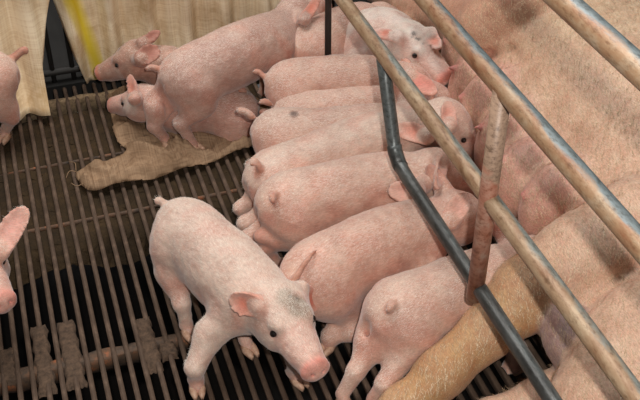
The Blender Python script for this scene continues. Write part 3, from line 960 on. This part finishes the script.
    for p, ff in hoofs:
        hb = hoof(p, ff, o, 1.18); hb.data.transform(Matrix.Translation((0, 0, 0)) ); hb.data.transform(Rz)
    for (p, d, U), vis in zip(eyes_at, eyes):
        if not vis: continue
        Vv, Ff = [], []
        for i in range(7):
            for j in range(12):
                a = math.pi * i / 6; b = 2 * math.pi * j / 12
                Vv.append(np.array([math.sin(a) * math.cos(b), math.sin(a) * math.sin(b), math.cos(a)]) * 0.0066 * hs + p - loc)
        for i in range(6):
            for j in range(12):
                Ff.append((i * 12 + j, (i + 1) * 12 + j, (i + 1) * 12 + (j + 1) % 12, i * 12 + (j + 1) % 12))
        e = mesh_obj('eye', Vv, Ff, M['eye'], o); e.data.transform(Rz)
    return o

def TL(c, pts):
    """points seen at pixels, each at its own distance from the rump centre c, on the camera's side"""
    return [HT(c, x, y, r) for x, y, r in pts]

def SP(*pts): return [(*P(x, y, z), r) for x, y, z, r in pts]
UP = np.array([0, 0, 1.0])
DARK = (0.045, 0.04, 0.038)

# A: the piglet standing in front
HL = 0.155
PALE = (0.68, 0.495, 0.40)
GREY = (0.33, 0.27, 0.21)
cA = P(281, 312, .195)
rA = P(185, 231, .19)
def forehead(c, tip, lst):
    return [(HT(c, x, y, 0.066), r, cc, a) for x, y, r, cc, a in lst]
piglet('piglet standing apart at the front, facing the camera over the slats',
       SP((185, 231, .19, .077), (220, 265, .182, .084), (254, 297, .180, .074)),
       (cA, HT(cA, 316, 366, HL), UP),
       {'fr': {'p': P(197, 388), 'f': (-.1, -1, 0)}, 'fl': {'p': P(296, 380), 'f': (.35, -1, 0)},
        'hr': {'p': P(188, 333), 'f': (.2, -1, 0), 'm': P(174, 272, .125), 'j': P(182, 304, .08)}, 'hl': {'p': P(247, 349), 'f': (.3, -1, 0)}},
       tail=TL(rA, [(165, 204, .074), (159, 200, .080), (156, 202, .084)]), h=0.0042, base=PALE, hs=1.2,
       spots=forehead(cA, None, [(300, 306, .034, GREY, .9), (308, 326, .028, GREY, .8), (288, 296, .03, GREY, .7)]) + [(HT(cA, x, y, d), .0055, DARK, .85) for x, y, d in ((297, 340, .07), (301, 338, .072), (305, 341, .078), (299, 343, .075), (308, 333, .07), (311, 328, .068), (306, 318, .06), (296, 300, .058), (290, 297, .058), (303, 306, .058))],
       tints={'tail': (*PALE, .7)},
       ears={'r': {'B': P(259, 305, .235), 'T': P(229, 298, .245), 'n': (.1, -1, .2), 'W': .028, 'cup': .8}, 'l': {'b': (-.02, .044, .01), 'd': camR * 0.5 + camF * 0.8 - camU * 0.5}})
# B: nearest at the sow's leg, seen from behind
rB = P(397, 314, .165)
piglet('piglet seen from behind next to the sow\'s hind leg, nearest of the suckling row',
       SP((397, 314, .165, .075), (445, 298, .16, .076), (495, 276, .155, .066)),
       (P(522, 262, .13), P(565, 250, .12), UP),
       {'hl': {'p': P(343, 404), 'f': (-.1, -1, 0), 'm': P(374, 340, .11), 'j': P(356, 372, .07)}, 'hr': {'p': P(374, 408), 'f': (0, -1, 0), 'm': P(408, 345, .11), 'j': P(385, 384, .07)}, 'fr': {'p': P(512, 372)}},
       tail=TL(rB, [(394, 304, .074), (391, 307, .084), (388, 312, .084)]), base=(0.67, 0.445, 0.35),
       spots=[(HT(rB, 389, 310, .072), .014, (0.42, 0.16, 0.11), .7), (HT(rB, 380, 330, .075), .03, (0.74, 0.36, 0.27), .5)])
# C
cC = P(455, 215, .175)
rC = P(313, 276, .17)
piglet('piglet with its tail laid over its rump, second from the sow\'s hind leg',
       SP((313, 276, .17, .078), (366, 253, .17, .083), (418, 232, .165, .072)),
       (cC, P(510, 215, .12), UP),
       {'hr': {'p': P(330, 347), 'f': (-.8, -.6, 0), 'm': P(350, 312, .06), 'j': P(352, 333, .045)}, 'fr': {'p': P(430, 330)}},
       more=[cone(P(362, 300, .055), P(330, 336, .030), .034, .022, .012)],
       tail=TL(rC, [(291, 283, .078), (297, 276, .090), (305, 263, .092), (316, 250, .092)]), base=(0.66, 0.405, 0.31),
       ears={'r': {'B': P(448, 222, .225), 'T': P(468, 194, .265), 'n': -camF - camR * .2, 'W': .027}, 'l': {}}, eyes=(0, 0), tints={'ear': (0.70, 0.36, 0.285, 0.75)})
# D
cD = P(437, 172, .185)
rD = P(285, 205, .17)
SCR = (0.76, 0.38, 0.30)
piglet('round-rumped male piglet suckling between two others, third from the sow\'s hind leg',
       SP((285, 205, .17, .076), (338, 196, .17, .080), (394, 182, .165, .072)),
       (cD, P(490, 185, .11), UP),
       {'hr': {'p': P(278, 268)}, 'hl': {'p': P(262, 258)}},
       tail=TL(rD, [(276, 195, .076), (272, 197, .092), (274, 203, .092)]), base=(0.66, 0.43, 0.335),
       more=[ball(HT(rD, 262, 236, .074), .020, 0.012, 'rear'), ball(HT(rD, 273, 240, .078), .019, 0.012, 'rear')],
       spots=[(HT(rD, 275, 203, .076), .013, (0.40, 0.15, 0.10), .7), (HT(rD, 268, 220, .076), .024, SCR, .6)],
       ears={'r': {'B': P(416, 192, .235), 'T': P(388, 190, .235), 'n': -camF, 'W': .027}, 'l': {'B': P(441, 160, .245), 'T': P(434, 190, .245), 'n': (.3, -1, .6), 'W': .02, 'cup': .9}}, eyes=(0, 0), tints={'ear': (0.70, 0.36, 0.285, 0.75)})
# E
cE = P(447, 122, .195)
rE = P(270, 180, .165)
piglet('long pale-backed piglet slanting across the row, fourth from the sow\'s hind leg',
       SP((270, 180, .165, .070), (330, 158, .175, .074), (395, 133, .185, .068)),
       (cE, P(482, 150, .12), UP),
       {'hr': {'p': P(258, 243)}, 'hl': {'p': P(254, 228)}},
       tail=TL(rE, [(261, 170, .070), (257, 163, .086), (253, 160, .092), (252, 165, .094)]), base=PALE,
       spots=[(HT(rE, 257, 172, .070), .018, (0.62, 0.26, 0.18), .6), (HT(rE, 250, 195, .07), .03, SCR, .6)],
       ears={'r': {'B': P(427, 136, .245), 'T': P(396, 128, .24), 'n': -camF, 'W': .027}, 'l': {'B': P(449, 126, .25), 'T': P(448, 101, .28), 'n': -camF, 'W': .022, 'cup': .7}}, tints={'ear': (0.72, 0.30, 0.22, 0.85)})
# F
rF = P(276, 136, .17)
piglet('piglet with a round black spot on its back in the suckling row',
       SP((276, 136, .17, .070), (330, 137, .165, .070), (385, 128, .16, .06)),
       (P(415, 120, .15), P(460, 120, .12), UP),
       {'hr': {'p': P(264, 205)}, 'hl': {'p': P(266, 188)}},
       tail=TL(rF, [(252, 117, .070), (246, 112, .084), (240, 110, .092), (239, 113, .094)]), spots=[(HT(P(296, 137, .17), 294, 117, .066), .018, DARK, .97)],
       base=(0.60, 0.40, 0.315))
# G
piglet('piglet mostly hidden in the row, a strip of back behind the black-spotted one',
       SP((294, 116, .13, .062), (345, 113, .135, .064), (398, 106, .135, .056)),
       (P(425, 100, .14), P(470, 100, .11), UP), {'hr': {'p': P(290, 160)}},
       tail=TL(P(294, 116, .13), [(270, 104, .064), (264, 101, .078), (260, 103, .086)]))
# H
cH = P(412, 86, .16)
piglet('smooth pink piglet suckling just in front of the thin upright bar',
       SP((288, 86, .175, .070), (335, 84, .175, .073), (385, 83, .17, .066)),
       (cH, P(446, 112, .08), UP), {'hr': {'p': P(280, 140)}},
       tail=TL(P(288, 86, .175), [(264, 77, .072), (258, 71, .086), (254, 73, .094)]), base=(0.66, 0.405, 0.31),
       ears={'r': {'B': P(410, 76, .245), 'T': P(437, 96, .235), 'n': -camF + camU * .3, 'W': .027, 'cup': .3}}, eyes=(0, 0), tints={'ear': (0.74, 0.24, 0.185, 0.9)})
# I
piglet('pink piglet behind the thin upright bar with its tail toward the climbing piglet',
       SP((308, 48, .185, .072), (336, 36, .18, .072), (362, 24, .175, .060)),
       (P(380, 18, .15), P(410, 10, .10), UP), {'hr': {'p': P(300, 100)}},
       tail=TL(P(308, 48, .185), [(287, 52, .072), (282, 50, .086), (278, 53, .094)]), eyes=(0, 0), hs=1.0, ears={'l': None, 'r': None})
# J
cJ = P(411, 43, .235)
piglet('white piglet with black specks on its forehead turning its head toward the sow',
       SP((360, 46, .165, .064), (374, 38, .195, .074), (390, 36, .215, .068)),
       (cJ, P(456, 82, .185), UP),
       {}, base=(0.80, 0.69, 0.62),
       spots=[(HT(cJ, x, y, .062), r, DARK, a) for x, y, r, a in ((414, 33, .010, .75), (419, 39, .006, .8), (422, 44, .004, .8), (416, 38, .006, .7), (412, 37, .005, .7))] + [(HT(cJ, 445, 70, .12), .05, (0.50, 0.28, 0.20), .75)],
       ears={'r': {'B': P(398, 37, .275), 'T': P(374, 32, .275), 'n': -camF, 'W': .018}, 'l': {'B': P(430, 34, .27), 'T': P(440, 50, .25), 'n': -camF, 'W': .02}})
# K
cK = P(296, 12, .25)
rK = P(185, 78, .20)
piglet('piglet climbing over the others in front of the hanging sack, rump to the left',
       SP((185, 78, .20, .078), (228, 60, .215, .083), (272, 38, .225, .070)),
       (cK, P(335, -4, .24), UP),
       {'hr': {'p': P(193, 149), 'm': P(200, 104, .13), 'j': P(181, 124, .085), 'f': (.5, -.6, 0)}, 'hl': {'p': P(166, 145), 'f': (.3, -.8, 0), 'm': P(158, 106, .12), 'j': P(154, 126, .07)}},
       tail=TL(rK, [(158, 69, .080), (151, 67, .09), (147, 69, .098)]), base=(0.57, 0.37, 0.30),
       ears={'r': {'B': P(304, 20, .28), 'T': P(319, -2, .31), 'n': -camF, 'W': .02}, 'l': None}, eyes=(0, 0), hs=1.0)
# L
cL = P(136, 58, .165)
piglet('dark-spotted piglet head facing left in front of the sack',
       SP((218, 82, .11, .058), (185, 76, .12, .060), (163, 68, .135, .054)),
       (cL, P(92, 71, .11), UP), {}, hs=1.02,
       tail=[P(240, 90, .14), P(244, 90, .14), P(246, 92, .135)], base=(0.40, 0.235, 0.175), hair_n=7000,
       spots=[(HT(cL, 118, 46, .058), .018, DARK, .9), (HT(cL, 112, 76, .07), .035, (0.66, 0.52, 0.44), .8), (HT(cL, 104, 66, .09), .03, (0.50, 0.22, 0.16), .6)],
       ears={'l': {'B': P(140, 60, .215), 'T': P(159, 48, .23), 'n': -camF, 'W': .033, 'cup': .7}, 'r': {'B': P(142, 44, .22), 'T': P(160, 31, .24), 'n': -camF, 'W': .019}},
       tints={'ear': (0.36, 0.13, 0.09, 0.9), 'muzzle': (0.42, 0.22, 0.16, .6), 'snout': (0.55, 0.2, 0.14, .95)})
# M
cM = P(143, 101, .105)
piglet('piglet lying on the burlap rag, head to the left under the dark-spotted head',
       SP((240, 112, .066, .060), (198, 110, .068, .062), (168, 107, .075, .054)),
       (cM, P(106, 101, .065), UP), {}, hs=0.95, hair_n=9000, base=(0.54, 0.345, 0.28),
       tail=[P(262, 112, .09), P(266, 112, .09), P(268, 114, .085)],
       ears={'l': {'B': P(135, 99, .15), 'T': P(131, 76, .17), 'n': -camF - camR * .3, 'W': .022}, 'r': None},
       spots=[(HT(cM, 124, 108, .07), .04, (0.70, 0.58, 0.50), .8)],
       tints={'ear': (0.46, 0.15, 0.10, 0.9), 'snout': (0.6, 0.25, 0.18, .9)})
# N
rN = P(-8, 78, .195)
piglet('piglet at the left edge with dark back hair and its tail toward the sack',
       SP((-8, 78, .195, .078), (-60, 82, .185, .080), (-110, 88, .175, .066)),
       (P(-140, 93, .18), P(-190, 110, .12), UP),
       {'hl': {'p': P(6, 138), 'm': P(4, 108, .11), 'j': P(12, 118, .08), 'f': (-.4, -.8, 0)}, 'hr': {'p': P(-10, 128)}},
       tail=TL(rN, [(14, 58, .074), (20, 51, .084), (25, 49, .092), (27, 53, .096)]), more=[cone(HT(rN, 13, 58, .070), HT(rN, 24, 50, .09), .012, .009, .008, 'tail')],
       spots=[(HT(rN, -2, 40, .080), .040, (0.10, 0.075, 0.06), .85), (HT(rN, 12, 46, .080), .028, (0.10, 0.075, 0.06), .8)])
# O
cO = P(-24, 262, .195)
piglet('piglet peeking in at the left edge with one pink ear and its nose showing',
       SP((-120, 240, .18, .075), (-88, 236, .18, .08), (-50, 245, .18, .070)),
       (cO, HT(cO, 3, 299, HL), UP),
       {}, ears={'l': {'B': P(-2, 252, .235), 'T': P(27, 207, .29), 'n': -camF, 'W': .030, 'cup': .6}},
       tints={'ear': (0.80, 0.40, 0.33, 0.8)})
